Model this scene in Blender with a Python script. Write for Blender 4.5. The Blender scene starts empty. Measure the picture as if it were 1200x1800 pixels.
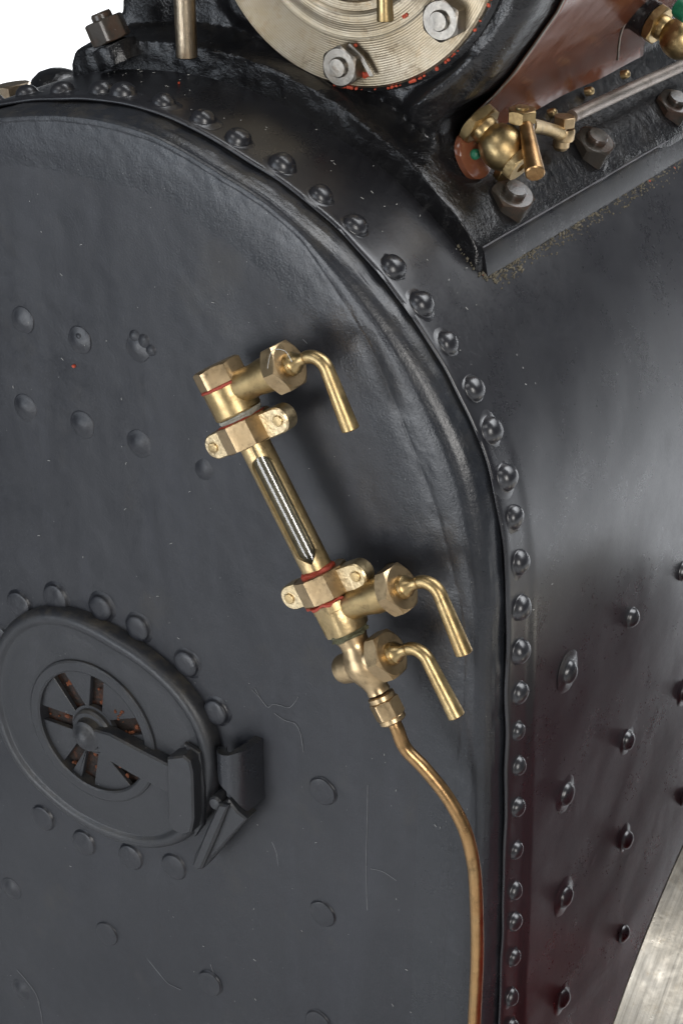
import bpy, math, random
import numpy as np
from mathutils import Vector, Matrix, noise
random.seed(7); R_ = math.radians
sc = bpy.context.scene
# ---------------------------------------------------------------- camera
AZ, EL, ROLL, FOC = 32.55, 26.0, -0.85, 3500.0
ca, sa, cp, sp = math.cos(R_(AZ)), math.sin(R_(AZ)), math.cos(R_(EL)), math.sin(R_(EL))
VD = Vector((sa*cp, -ca*cp, sp)); r0 = Vector((ca, sa, 0)); u0 = VD.cross(r0)
cr, sr = math.cos(R_(ROLL)), math.sin(R_(ROLL))
VR = cr*r0 + sr*u0; VU = -sr*r0 + cr*u0; EYE = VD*(FOC/1000)
cam = bpy.data.cameras.new('camera'); co = bpy.data.objects.new('camera', cam); sc.collection.objects.link(co)
cam.sensor_fit = 'VERTICAL'; cam.sensor_height = 36; cam.lens = 36*FOC/1800; cam.clip_start = .05; cam.clip_end = 200
m = Matrix((VR, VU, VD)).transposed().to_4x4(); m.translation = EYE; co.matrix_world = m; sc.camera = co
# ---------------------------------------------------------------- light
w = bpy.data.worlds.new('World'); sc.world = w; w.use_nodes = True
bg = w.node_tree.nodes['Background']; bg.inputs[0].default_value = (.80, .88, 1, 1); bg.inputs[1].default_value = .07
def area(name, loc, target, sx, sy, power, col, spread=180):
    l = bpy.data.lights.new(name, 'AREA'); l.shape = 'RECTANGLE'; l.size = sx; l.size_y = sy; l.energy = power; l.color = col; l.spread = R_(spread)
    o = bpy.data.objects.new(name, l); sc.collection.objects.link(o); o.location = loc
    o.rotation_euler = (Vector(target)-Vector(loc)).to_track_quat('-Z', 'Y').to_euler(); return o
area('softbox_right', (5.5, -5.4, 2.3), (0, .2, -.2), 2.6, 4.0, 360, (1, .97, .93))
area('softbox_left', (-4.3, -6.8, .9), (-.2, 0, -.2), 4.2, 5.0, 165, (.82, .90, 1))
area('fill_front', (-1.7, -6.8, -1.1), (.3, 0, -.7), 3.4, 3.0, 195, (.95, .97, 1))  # added fill, reaches the wheel's inner face so its reflection shows
area('fill_high', (-1.5, -4.0, 5.4), (.4, 0, -.6), 2.4, 1.8, 66, (1, 1, 1))  # added overhead lamp, placed to brighten the wheel rim
area('softbox_back', (-4, 9, 6.5), (-6, 17, -2.5), 6, 3, 3400, (1, 1, 1), 100)
area('softbox_floor', (4.6, 8.6, 9.0), (4.4, 8.6, -3.45), 13, 12, 2350, (.95, .97, 1), 125)
sc.view_settings.view_transform = 'Standard'; sc.view_settings.look = 'None'; sc.view_settings.exposure = 0; sc.view_settings.gamma = 1
# ---------------------------------------------------------------- picture point -> point on a real plane of the model
def ray(px, py): return (VR*(px-600) - VU*(py-900) - VD*FOC)
def at(px, py, Y=None, X=None, Z=None):
    v = ray(px, py)
    if Y is not None: t = (Y-EYE.y)/v.y
    elif X is not None: t = (X-EYE.x)/v.x
    else: t = (Z-EYE.z)/v.z
    return EYE + v*t
# ---------------------------------------------------------------- materials
MAT = {}
def nt(name):
    m = bpy.data.materials.new(name); m.use_nodes = True; n = m.node_tree; n.nodes.clear()
    o = n.nodes.new('ShaderNodeOutputMaterial'); p = n.nodes.new('ShaderNodeBsdfPrincipled'); n.links.new(p.outputs[0], o.inputs[0])
    MAT[name] = m; return m, n, p
class NB:
    def __init__(s, n):
        s.n = n; s.tc = n.nodes.new('ShaderNodeTexCoord').outputs['Object']
    def L(s, a, b): s.n.links.new(a, b)
    def noise(s, scale, detail=3, rough=.55, vec=None, dist=0):
        x = s.n.nodes.new('ShaderNodeTexNoise'); x.inputs['Scale'].default_value = scale; x.inputs['Detail'].default_value = detail
        x.inputs['Roughness'].default_value = rough; x.inputs['Distortion'].default_value = dist; s.L(vec or s.tc, x.inputs['Vector']); return x.outputs['Fac']
    def mapr(s, v, a, b, c=0, d=1):
        x = s.n.nodes.new('ShaderNodeMapRange'); x.clamp = True
        for i, k in enumerate((a, b, c, d)): x.inputs[i+1].default_value = k
        s.L(v, x.inputs[0]); return x.outputs[0]
    def mix(s, f, a, b):
        x = s.n.nodes.new('ShaderNodeMix'); x.data_type = 'RGBA'
        for val, sock in ((f, x.inputs[0]), (a, x.inputs[6]), (b, x.inputs[7])):
            if isinstance(val, (int, float)): sock.default_value = val
            elif isinstance(val, tuple): sock.default_value = (*val, 1)
            else: s.L(val, sock)
        return x.outputs[2]
    def math(s, op, a, b=0):
        x = s.n.nodes.new('ShaderNodeMath'); x.operation = op
        for val, sock in ((a, x.inputs[0]), (b, x.inputs[1])):
            if isinstance(val, (int, float)): sock.default_value = val
            else: s.L(val, sock)
        return x.outputs[0]
    def scaled(s, v):
        x = s.n.nodes.new('ShaderNodeMapping'); x.inputs['Scale'].default_value = v; s.L(s.tc, x.inputs[0]); return x.outputs[0]
    def specks(s, scale, size, keep):
        x = s.n.nodes.new('ShaderNodeTexVoronoi'); x.inputs['Scale'].default_value = scale; s.L(s.tc, x.inputs['Vector'])
        sep = s.n.nodes.new('ShaderNodeSeparateColor'); s.L(x.outputs['Color'], sep.inputs[0])
        return s.math('MULTIPLY', s.math('LESS_THAN', x.outputs['Distance'], size), s.math('GREATER_THAN', sep.outputs[0], keep))
    def bump(s, h, strength, dist, prev=None):
        x = s.n.nodes.new('ShaderNodeBump'); x.inputs['Strength'].default_value = strength; x.inputs['Distance'].default_value = dist
        s.L(h, x.inputs['Height'])
        if prev: s.L(prev, x.inputs['Normal'])
        return x.outputs[0]
    def up(s):
        g = s.n.nodes.new('ShaderNodeNewGeometry'); x = s.n.nodes.new('ShaderNodeSeparateXYZ'); s.L(g.outputs['Normal'], x.inputs[0]); return x.outputs[2]
def paint(name, base, base2, rough, rvar=.08, fine=.25, wave=.3, speck=.86, dust=0, dustcol=(.16, .135, .09), rust=0, coarse=0, spec=.5, coat=0, streak=0):
    m, n, p = nt(name); b = NB(n)
    col = b.mix(b.mapr(b.noise(2.3, 4), .35, .65), base, base2)
    col = b.mix(b.math('MULTIPLY', b.mapr(b.noise(13, 5, .7), .55, .8), .35), col, tuple(min(1, c*2.1+.01) for c in base))
    if rust: col = b.mix(b.math('MULTIPLY', b.mapr(b.noise(26, 6, .7), .5, .62), rust), col, (.22, .06, .015))
    if dust:
        f = b.math('MULTIPLY', b.mapr(b.noise(17, 6, .75), .45, .68), b.mapr(b.up(), .1, .9))
        col = b.mix(b.math('MULTIPLY', f, dust), col, dustcol)
    if streak:
        sk = b.noise(9, 5, .65, b.scaled((1, 1, .16)), .6)
        col = b.mix(b.math('MULTIPLY', b.mapr(sk, .52, .72), streak), col, tuple(c*1.9+.006 for c in base))
        col = b.mix(b.math('MULTIPLY', b.mapr(b.noise(5.5, 6, .7), .56, .74), streak*.8), col, (.045, .040, .032))
    col = b.mix(b.math('MULTIPLY', b.specks(70, .055, speck), .55), col, (.42, .42, .40))
    b.L(col, p.inputs['Base Color'])
    r = b.math('ADD', b.mapr(b.noise(8, 5, .7), .3, .7, rough-rvar, rough+rvar), b.mapr(b.noise(150, 2), .3, .7, -.03, .03))
    b.L(r, p.inputs['Roughness']); p.inputs['Specular IOR Level'].default_value = spec
    if streak: r = b.math('ADD', r, b.mapr(sk, .4, .7, -.05, .07)); b.L(r, p.inputs['Roughness'])
    p.inputs['Coat Weight'].default_value = coat; p.inputs['Coat Roughness'].default_value = .12
    nm = b.bump(b.noise(4.2, 3), wave, .02)
    if coarse: nm = b.bump(b.noise(48, 5, .65), coarse, .006, nm)
    nm = b.bump(b.noise(260, 3), fine, .0012, nm); b.L(nm, p.inputs['Normal'])
    return m
def metal(name, c1, c2, c3, rough, streak=(1, 1, 1), sscale=60, bumpy=.25, green=0, red=0, turned=False, grime=.55, smix=.35):
    m, n, p = nt(name); b = NB(n); p.inputs['Metallic'].default_value = 1
    col = b.mix(b.mapr(b.noise(14, 5, .65), .38, .66), c1, c2)
    col = b.mix(b.math('MULTIPLY', b.mapr(b.noise(38, 6, .75), .55, .72), .7), col, c3)
    if turned:
        wv = n.nodes.new('ShaderNodeTexWave'); wv.wave_type = 'RINGS'; wv.rings_direction = 'Z'; wv.inputs['Scale'].default_value = 75
        wv.inputs['Distortion'].default_value = .8; wv.inputs['Detail'].default_value = 3; b.L(b.tc, wv.inputs['Vector']); sv = wv.outputs['Fac']
    else: sv = b.noise(sscale, 4, .6, b.scaled(streak))
    col = b.mix(b.math('MULTIPLY', b.mapr(sv, .35, .75), smix), col, tuple(x*.45 for x in c1))
    col = b.mix(b.math('MULTIPLY', b.mapr(b.noise(24, 7, .8, None, .4), .54, .66), grime), col, (.10, .065, .035))
    for amt, cc, sc_ in ((green, (.10, .20, .15), 31), (red, (.38, .04, .015), 23)):
        if amt: col = b.mix(b.math('MULTIPLY', b.mapr(b.noise(sc_, 5, .7), .62, .68), amt), col, cc)
    b.L(col, p.inputs['Base Color'])
    b.L(b.mapr(b.noise(30, 5, .7), .3, .75, rough-.08, rough+.14), p.inputs['Roughness'])
    nm = b.bump(sv, bumpy, .0016); nm = b.bump(b.noise(120, 4), bumpy, .0014, nm); b.L(nm, p.inputs['Normal'])
    return m
paint('plate_paint', (.012, .013, .017), (.020, .021, .025), .43, rvar=.11, wave=.38, fine=.3, speck=.86, dust=0, streak=.5)
paint('flange_paint', (.015, .017, .021), (.023, .024, .028), .31, wave=.2, fine=.35, coarse=.14, speck=.92, dust=.2, coat=.0)
paint('wrapper_paint', (.014, .014, .017), (.018, .018, .021), .31, rvar=.05, wave=.14, fine=.1, speck=.88, dust=.02, spec=.75)
paint('gloss_black', (.007, .007, .008), (.012, .012, .013), .15, rvar=.06, wave=.6, coarse=.5, fine=.2, speck=.66, dust=.10, dustcol=(.13, .11, .075))  # pale specks paint in dust and the casting's specular sparkle
paint('door_paint', (.017, .018, .021), (.023, .024, .027), .42, wave=.2, fine=.4, coarse=.12, speck=.93, dust=.5, dustcol=(.10, .085, .06))
paint('maroon_paint', (.135, .043, .020), (.165, .058, .030), .17, rvar=.06, wave=.45, fine=.15, speck=.92, dust=.1)
paint('wheel_maroon', (.45, .05, .05), (.5, .06, .06), .3, wave=.2, fine=.1, speck=.97)
paint('dark_rust', (.010, .009, .008), (.022, .012, .008), .85, rust=.22, coarse=.9, speck=.99)  # rusty baffle, base darkened to paint shaded depth behind the slots
paint('dark_nut', (.030, .027, .024), (.055, .045, .035), .20, wave=.1, fine=.2, speck=.8, dust=.55, dustcol=(.15, .135, .11), rust=.12, spec=.45)
paint('smooth_black', (.010, .010, .012), (.015, .015, .017), .30, wave=.15, fine=.2, speck=.8, dust=.3, spec=.3)
metal('brass', (.48, .36, .18), (.40, .28, .13), (.22, .14, .065), .36, (1, 1, 1), 70, .15)
metal('rose_brass', (.58, .43, .25), (.50, .36, .20), (.34, .23, .12), .36, (1, 1, 1), 60, .12)
metal('dull_brass', (.60, .45, .24), (.50, .36, .17), (.32, .22, .09), .38, (1, 1, 1), 90, .35, green=.5)
metal('pale_brass', (.74, .60, .38), (.64, .50, .28), (.38, .28, .14), .36, (1, 1, 1), 110, .5)
metal('pipe_brass', (.46, .27, .12), (.42, .27, .13), (.30, .17, .07), .33, (1, 1, 1), 80, .2)
metal('turned_steel', (.42, .36, .27), (.36, .29, .19), (.30, .20, .10), .40, (1, 1, 1), 70, .18, turned=True)
metal('steel', (.28, .26, .23), (.22, .20, .17), (.20, .16, .12), .34, (1, 1, 1), 70, .3)
metal('brushed_steel', (.58, .54, .47), (.52, .47, .39), (.42, .35, .25), .34, (1.5, .05, .05), 75, .22, grime=.05, smix=.9)
metal('old_steel', (.36, .30, .22), (.28, .21, .14), (.16, .10, .06), .38, (6, 6, .5), 40, .4)
metal('grey_rod', (.42, .37, .33), (.36, .31, .27), (.26, .2, .17), .45, (1, 1, 1), 80, .3)
def flat(name, c, rough, bumpy=.5, spec=.5):
    m, n, p = nt(name); b = NB(n); b.L(b.mix(b.mapr(b.noise(40, 5, .7), .35, .65), c, tuple(x*.55 for x in c)), p.inputs['Base Color'])
    p.inputs['Roughness'].default_value = rough; b.L(b.bump(b.noise(90, 5, .7), bumpy, .004), p.inputs['Normal']); p.inputs['Specular IOR Level'].default_value = spec; return m
flat('red_sealant', (.42, .055, .025), .5, .9); flat('chip_orange', (.55, .075, .03), .45); flat('verdigris', (.38, .37, .31), .8, 1)
flat('moss_green', (.12, .115, .06), .8, 1); flat('white_lint', (.55, .55, .52), .8); flat('pale_dust', (.20, .175, .125), .95, 1); flat('scratch_grey', (.19, .195, .20), .7)
flat('studio_white', (.86, .87, .88), .8, .02); flat('green_paint', (.01, .16, .08), .3); flat('lining_brown', (.30, .25, .18), .7, .3); flat('edge_grey', (.13, .125, .135), .45, .6); flat('soot', (.012, .012, .012), .9)
m, n, p = nt('gauge_glass'); n.nodes.remove(p)      # thin clear wall: sees through, mirrors by Fresnel
tr = n.nodes.new('ShaderNodeBsdfTransparent'); gs_ = n.nodes.new('ShaderNodeBsdfGlossy'); gs_.inputs['Roughness'].default_value = .03; tr.inputs[0].default_value = (.93, .95, .94, 1)
fz = n.nodes.new('ShaderNodeFresnel'); fz.inputs['IOR'].default_value = 2.0; mx = n.nodes.new('ShaderNodeMixShader'); ge = n.nodes.new('ShaderNodeNewGeometry'); iv = n.nodes.new('ShaderNodeMath'); iv.operation = 'SUBTRACT'; iv.inputs[0].default_value = 1; n.links.new(ge.outputs['Backfacing'], iv.inputs[1])
ml = n.nodes.new('ShaderNodeMath'); ml.operation = 'MULTIPLY'; n.links.new(fz.outputs[0], ml.inputs[0]); n.links.new(iv.outputs[0], ml.inputs[1]); n.links.new(ml.outputs[0], mx.inputs[0])
n.links.new(tr.outputs[0], mx.inputs[1]); n.links.new(gs_.outputs[0], mx.inputs[2]); n.links.new(mx.outputs[0], [q for q in n.nodes if q.type == 'OUTPUT_MATERIAL'][0].inputs[0])
# ---------------------------------------------------------------- mesh helpers
class MB:
    def __init__(s): s.v = []; s.f = []
    def add(s, v, f):
        k = len(s.v); s.v += [Vector(x) for x in v]; s.f += [tuple(i+k for i in q) for q in f]; return s
    def grid(s, rows, close=False, flip=False, cap0=False, cap1=False):
        n = len(rows[0]); k = len(s.v)
        for r in rows: s.v += [Vector(x) for x in r]
        for i in range(len(rows)-1):
            for j in range(n if close else n-1):
                a, b = k+i*n+j, k+i*n+(j+1) % n; c, d = b+n, a+n
                s.f.append((d, c, b, a) if flip else (a, b, c, d))
        if cap0: s.f.append(tuple(range(k, k+n)) if flip else tuple(range(k+n-1, k-1, -1)))
        e = k+(len(rows)-1)*n
        if cap1: s.f.append(tuple(range(e+n-1, e-1, -1)) if flip else tuple(range(e, e+n)))
        return s
    def lathe(s, o, ax, prof, n=32, ref=None):
        """prof = [(radius, height)...] along axis ax from point o"""
        ax = Vector(ax).normalized(); ref = Vector(ref) if ref else (Vector((0, 0, 1)) if abs(ax.z) < .9 else Vector((1, 0, 0)))
        e1 = (ref - ax*ref.dot(ax)).normalized(); e2 = ax.cross(e1); o = Vector(o)
        rows = [[o+ax*h+(e1*math.cos(t)+e2*math.sin(t))*max(r, 1e-5) for t in [2*math.pi*j/n for j in range(n)]] for r, h in prof]
        return s.grid(rows, close=True, cap0=True, cap1=True)
    def nut(s, o, ax, r, h, ref=None, both=True, bore=0, sides=6, n=48, phase=0, ch=.96):
        """hexagonal (or other) nut with chamfered corners; r across corners"""
        ax = Vector(ax).normalized(); ref = Vector(ref) if ref else (Vector((0, 0, 1)) if abs(ax.z) < .9 else Vector((1, 0, 0)))
        e1 = (ref - ax*ref.dot(ax)).normalized(); e2 = ax.cross(e1); o = Vector(o)
        ap = r*math.cos(math.pi/sides); rc = ap*ch
        def row(fr, fh):
            out = []
            for j in range(n):
                t = 2*math.pi*j/n + phase; q = (t % (2*math.pi/sides)) - math.pi/sides; rh = ap/math.cos(q)
                rr = fr(rh); out.append(o+ax*fh(rh)+(e1*math.cos(t)+e2*math.sin(t))*rr)
            return out
        k = .62; rows = []
        if both: rows += [row(lambda q: rc, lambda q: 0), row(lambda q: q, lambda q: (q-rc)*k)]
        else: rows += [row(lambda q: q, lambda q: 0)]
        rows += [row(lambda q: q, lambda q: h-(q-rc)*k), row(lambda q: rc, lambda q: h)]
        if bore: rows += [row(lambda q: bore, lambda q: h), row(lambda q: bore, lambda q: h*.6)]
        return s.grid(rows, close=True, cap0=True, cap1=True)
    def tube(s, pts, rad, n=16, smooth=8, caps=True, endbev=0):
        pts = [Vector(q) for q in pts]; rad = rad if isinstance(rad, (list, tuple)) else [rad]*len(pts)
        if smooth > 1:
            P, Q = [], []
            for i in range(len(pts)-1):
                a, b, c, d = pts[max(i-1, 0)], pts[i], pts[i+1], pts[min(i+2, len(pts)-1)]
                for k in range(smooth):
                    t = k/smooth; P.append(.5*((2*b)+(c-a)*t+(2*a-5*b+4*c-d)*t*t+(3*b-a-3*c+d)*t**3)); Q.append(rad[i]*(1-t)+rad[i+1]*t)
            P.append(pts[-1]); Q.append(rad[-1]); pts, rad = P, Q
        rows = []; tprev = None; e1 = None
        for i, q in enumerate(pts):
            t = (pts[min(i+1, len(pts)-1)]-pts[max(i-1, 0)]).normalized()
            if e1 is None: e1 = t.orthogonal().normalized()
            else: e1 = (e1-t*e1.dot(t)).normalized()
            e2 = t.cross(e1)
            if endbev and i == len(pts)-1:
                rows.append([q-t*endbev+(e1*math.cos(a)+e2*math.sin(a))*rad[i] for a in [2*math.pi*j/n for j in range(n)]])
                rows.append([q+(e1*math.cos(a)+e2*math.sin(a))*(rad[i]-endbev) for a in [2*math.pi*j/n for j in range(n)]])
            else: rows.append([q+(e1*math.cos(a)+e2*math.sin(a))*rad[i] for a in [2*math.pi*j/n for j in range(n)]])
        return s.grid(rows, close=True, cap0=caps, cap1=caps)
    def prism(s, poly, y0, y1, bev=.003, frame=None):
        """poly in (x,z) counter-clockwise seen from -Y, extruded from y1 (far) to y0 (near), near edge bevelled"""
        P = [Vector((x, 0, z)) for x, z in poly]; n = len(P); ins = []
        for i in range(n):
            a, b, c = P[i-1], P[i], P[(i+1) % n]; d1 = (b-a).normalized(); d2 = (c-b).normalized()
            nn = Vector((-(d1.z+d2.z), 0, (d1.x+d2.x))); nn = nn.normalized() if nn.length > 1e-6 else Vector((-d1.z, 0, d1.x)); ins.append(b+nn*bev)
        f = frame or (lambda v: v)
        rows = [[f(Vector((q.x, y1, q.z))) for q in P], [f(Vector((q.x, y0+bev, q.z))) for q in P], [f(Vector((q.x, y0, q.z))) for q in ins]]
        return s.grid(rows, close=True, cap0=True, cap1=True)
    def mesh(s, name, mat, pivot=(0, 0, 0), angle=35):
        me = bpy.data.meshes.new(name); pv = Vector(pivot)
        me.from_pydata([tuple(v-pv) for v in s.v], [], s.f); me.materials.append(MAT[mat])
        import bmesh
        b = bmesh.new(); b.from_mesh(me); bmesh.ops.remove_doubles(b, verts=b.verts, dist=2e-5); bmesh.ops.recalc_face_normals(b, faces=b.faces); b.to_mesh(me); b.free()
        me.polygons.foreach_set('use_smooth', [True]*len(me.polygons)); me.set_sharp_from_angle(angle=R_(angle)); me.update(); return me
def put(name, me, parent=None, loc=None, rot=None):
    o = bpy.data.objects.new(name, me); sc.collection.objects.link(o)
    base = Vector((0, 0, 0)); q = parent
    while q: base += q.location; q = q.parent
    if parent: o.parent = parent
    o.location = Vector(loc if loc is not None else base) - base
    if rot is not None: o.rotation_euler = rot
    return o
def wloc(o):
    b = Vector((0, 0, 0))
    while o: b += o.location; o = o.parent
    return b
def part(name, mb, mat, parent, angle=35, label=None, pivot=None, kind=None):
    pv = pivot if pivot is not None else wloc(parent)
    o = put(name, mb.mesh(name, mat, pv, angle), parent, pv)
    if label: o['label'] = label
    if kind: o['kind'] = kind
    return o
def thing(name, label, cat, loc, group=None):
    o = bpy.data.objects.new(name, None); sc.collection.objects.link(o); o.location = loc; o.empty_display_size = .05
    o['label'] = label; o['category'] = cat
    if group: o['group'] = group
    return o
def aim(axis, toward=(0, 0, 1)): return Vector(toward).rotation_difference(Vector(axis)).to_euler()
# ================================================================ studio
fl = MB()
rows = []
for t in [0]+list(range(0, 91, 10))+[91]:
    if t == 0 and not rows: y, z = -14, -3.45
    elif t == 91: y, z = 18, 1.2
    else: y, z = 14+4*math.sin(R_(t)), .55-4*math.cos(R_(t))
    rows.append([(x, y, z) for x in (-16, -8, 0, 8, 16)])
fl.grid(rows, flip=True)
fo = put('studio_floor', fl.mesh('studio_floor', 'studio_white', (0, 0, 0), 60)); fo['kind'] = 'structure'; 
# ================================================================ boiler outline
CX, CZ, RR = -.512, -.17, .8155; XS = CX+RR
edge = [(0, 191), (75, 186), (150, 186), (210, 193), (262, 210), (319, 234), (375, 268), (412, 292), (450, 313), (495, 342), (555, 396), (622, 460), (660, 505), (712, 576), (750, 632), (790, 710), (827, 783), (847, 850), (860, 917), (867, 983), (871, 1133), (871, 1267), (871, 1433), (868, 1600), (862, 1800)]
trough = [(0, 206), (75, 210), (150, 217), (225, 232), (262, 244), (300, 259), (375, 292), (431, 330), (521, 400), (581, 490), (630, 560), (675, 644), (710, 737), (743, 817), (767, 883), (787, 950), (803, 1017), (820, 1110), (820, 1200), (815, 1300), (805, 1400), (797, 1500), (787, 1660), (785, 1800)]
ridge = [(0, 262), (75, 268), (150, 285), (262, 311), (337, 352), (412, 405), (450, 430), (506, 490), (581, 580), (630, 644), (660, 700), (690, 767), (715, 850), (735, 930), (752, 1010), (765, 1100), (766, 1250), (760, 1400), (750, 1600), (745, 1800)]
YE = .034
def param(x, z):     # arclength-like parameter: theta*RR on the arc, then straight down
    if z > CZ: return RR*(math.pi/2-math.atan2(z-CZ, x-CX))
    return RR*math.pi/2 + (CZ-z)
def radial(x, z): return math.hypot(x-CX, z-CZ) if z > CZ else x-CX
def dat(tr, Y): 
    a = [(param(q.x, q.z), radial(q.x, q.z)) for q in [at(px, py, Y=Y) for px, py in tr]]; a.sort(); return np.array(a)
ed, td, gd = dat(edge, YE), dat(trough, .012), dat(ridge, 0)
ker = np.array([1, 2, 3, 2, 1])/9
S0, S1 = -RR*math.pi/2-1.5, RR*math.pi/2+1.75
SS = np.linspace(S0, S1, 620)
def sm(a): return np.convolve(np.pad(a, 6, 'edge'), np.ones(13)/13, 'valid')
rE = sm(np.interp(SS, ed[:, 0], ed[:, 1])); rT = sm(np.interp(SS, td[:, 0], td[:, 1])); rG = sm(np.interp(SS, gd[:, 0], gd[:, 1]))
rT = np.minimum(rT, rE-.022); rG = np.minimum(rG, rT-.03)
def pos(s, r, y):
    if s > RR*math.pi/2: return Vector((CX+r, y, CZ-(s-RR*math.pi/2)))
    if s < -RR*math.pi/2: return Vector((CX-r, y, CZ-(-s-RR*math.pi/2)))
    t = math.pi/2-s/RR; return Vector((CX+r*math.cos(t), y, CZ+r*math.sin(t)))
def rEs(s): return float(np.interp(s, SS, rE))
boiler = thing('boiler', 'black painted round-topped boiler end with rows of rivets, carrying the brass gauge', 'boiler', (CX, 0, -1.9))
# flanged end plate: shoulder lofted across edge, trough and ridge
prof = [(.03, .25, 0), (0, .10, 0), (0, .044, 0), (.03, .034, 0), (.10, .024, 0), (.22, .014, 0), (.38, .0065, .1), (.56, .003, .3), (.75, .0018, .7), (.9, .0016, 1), (1, .0020, 1), (1.1, .0012, 1), (1.3, .0004, .6), (1.5, -.0003, .4), (1.75, -.0006, .25), (2, -.0006, .1), (2.25, -.0003, 0), (2.5, 0, 0)]
fp = []
for a, b in zip(prof[:-1], prof[1:]):
    for k in range(3): fp.append(tuple(a[i]+(b[i]-a[i])*k/3 for i in range(3)))
fp.append(prof[-1])
rows = []
for k, (q, y, nz) in enumerate(fp):
    row = []
    for i, s in enumerate(SS):
        e, t, g = rE[i], rT[i], rG[i]
        r = e+(t-e)*q if q <= 1 else (t+(g-t)*(q-1) if q <= 2 else g-(q-2)*.06)
        lo = s > 1.35; fade = max(0.0, min(1.0, (1.6-s)/.5))*.8+.2
        yy = y
        if q > 1.3: yy = y*fade
        v = pos(s, r, yy)
        h = noise.noise(v*38)*.0008*nz + noise.noise(v*95)*.0009*nz + noise.noise(v*4)*.0016*min(1, nz+.2)
        jag = (noise.noise(Vector((s*9, 3, 0)))*.004+noise.noise(Vector((s*34, 8, 0)))*.0016) if q < .06 else 0
        v = pos(s, r+jag, yy+h*(1 if y < .012 else 0)); row.append(v)
    rows.append(row)
fb = MB(); fb.grid(rows)
part('flange', fb, 'flange_paint', boiler, 60, label='rounded rolled flange round the edge of the end plate')
inner = rows[-1]
pl = MB(); cpt = Vector((CX, 0, inner[0].z-.002)); rr = [inner]
NN = 26
for k in range(1, NN+1):
    f = 1-k/NN*.985
    rr.append([Vector((cpt.x+(v.x-cpt.x)*f, 0, cpt.z+(v.z-cpt.z)*f)) for v in inner])
rr2 = [rr[0]]
for row in rr[1:]: rr2.append([Vector((v.x, noise.noise(Vector((v.x*2.6, 0, v.z*2.6)))*.004, v.z)) for v in row])
rr2.append([Vector((v.x, .0, v.z)) for v in rr[-1]])
pl.grid(rr2, cap1=True)
part('end_plate', pl, 'plate_paint', boiler, 60)
# wrapper
rows = []
ys = [.095, .057, .055, .056, .059, .065]+list(np.linspace(.075, .2, 22))+list(np.linspace(.215, .6, 22))+list(np.linspace(.64, 3.2, 40))
for k, y in enumerate(ys):
    row = []
    for i, s in enumerate(SS):
        jag = noise.noise(Vector((s*11, 1, 5)))*.0022
        off = [-.001, .003, .006, .009, .011, .012][k] if k < 6 else .012
        t = max(0, min(1, (y-.115)/.03)); off += .0075*t*t*(3-2*t)*max(0, min(1, (s-.9)/.5))
        sm_r = rEs(s); rb = sm_r*(1-min(1, y/.6))+RR*min(1, y/.6)
        r = rb+off+(jag if k < 6 else 0)
        v = pos(s, r, y+(jag if k < 6 else 0)); v2 = pos(s, r+noise.noise(v*2.2)*.006*min(1, y*3)+noise.noise(v*9)*.0012, v.y); row.append(v2)
    rows.append(row)
wb = MB(); wb.grid(rows, flip=True)
part('wrapper', wb, 'wrapper_paint', boiler, 60, label='glossy black wrapper sheet curving over the boiler')
# rivets on the wrapper
def dome_mesh(nm, mat, r, h, skirt, n=22, flatn=0):
    prof = []
    for a in (90, 75, 60, 45, 30, 15, 4):
        prof.append((r*math.cos(R_(a)), h*(flatn+(1-flatn)*math.sin(R_(a)))+.0025))
    prof = [(r*.02, prof[0][1])] + prof[1:]
    prof += [(r*1.02, .0022), (r*1.1, .0008), (r+skirt*.6, -.0006), (r+skirt, -.0025)]
    mb = MB(); mb.lathe((0, 0, 0), (0, 0, 1), prof, n)
    for v in mb.v: v += Vector(noise.noise_vector(v*45+Vector((h*900, 0, 0))))*.0016
    return mb.mesh(nm, mat, (0, 0, 0), 60)
def bump_mesh(nm, mat, R, h, n=24, dent=0):
    mb = MB(); prof = [(R*.02, h)]+[(R*q/14, h*(.5+.5*math.cos(math.pi*(q/14)**1.25))-.0006*(q/14)+dent*max(0, .5-q/14)) for q in range(1, 15)]+[(R*1.02, -.002)]
    mb.lathe((0, 0, 0), (0, 0, 1), prof, n)
    for v in mb.v: v += Vector(noise.noise_vector(v*38+Vector((h*900, R*70, 0))))*Vector((.002, .002, .0007)).length*.5
    return mb.mesh(nm, mat, (0, 0, 0), 80)
RL = [dome_mesh('rivet', 'wrapper_paint', .0175+.001*k, .0125+.001*k, .014) for k in range(3)]
RM = [dome_mesh('rivet', 'wrapper_paint', .0215+.001*k, .016+.0015*k, .014) for k in range(4)]
pix = [(30, 172), (96, 166), (165, 166), (221, 165), (281, 184), (356, 212), (420, 246), (496, 292), (565, 344), (619, 400), (690, 471), (741, 535), (787, 602), (827, 686), (861, 756), (888, 838), (902, 907), (906, 992), (907, 1072), (911, 1143), (911, 1217), (905, 1287), (906, 1348), (904, 1421), (904, 1494), (902, 1565), (898, 1623), (892, 1692), (896, 1752), (894, 1808)]
def onwrap(px, py, off=.012):   # march the sight line to the wrapper surface
    v = ray(px, py); lo = None
    for k in range(900):
        t = (.8+k*.0006)/1000; q = EYE+v*t
        s = param(q.x, q.z)
        if q.y > .02 and radial(q.x, q.z) < rEs(s)*(1-min(1, q.y/.6))+RR*min(1, q.y/.6)+off: return q, s
    return None, None
RY = .092
def rivet_at(s, y, me, parent=boiler, extra=0.0):
    q = pos(s, rEs(s)*(1-min(1, y/.6))+RR*min(1, y/.6)+.0115+extra, y)
    nrm = (q-pos(s, .1, y)).normalized(); o = put('rivet', me, parent, q, aim(nrm)); return o
done = []
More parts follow.
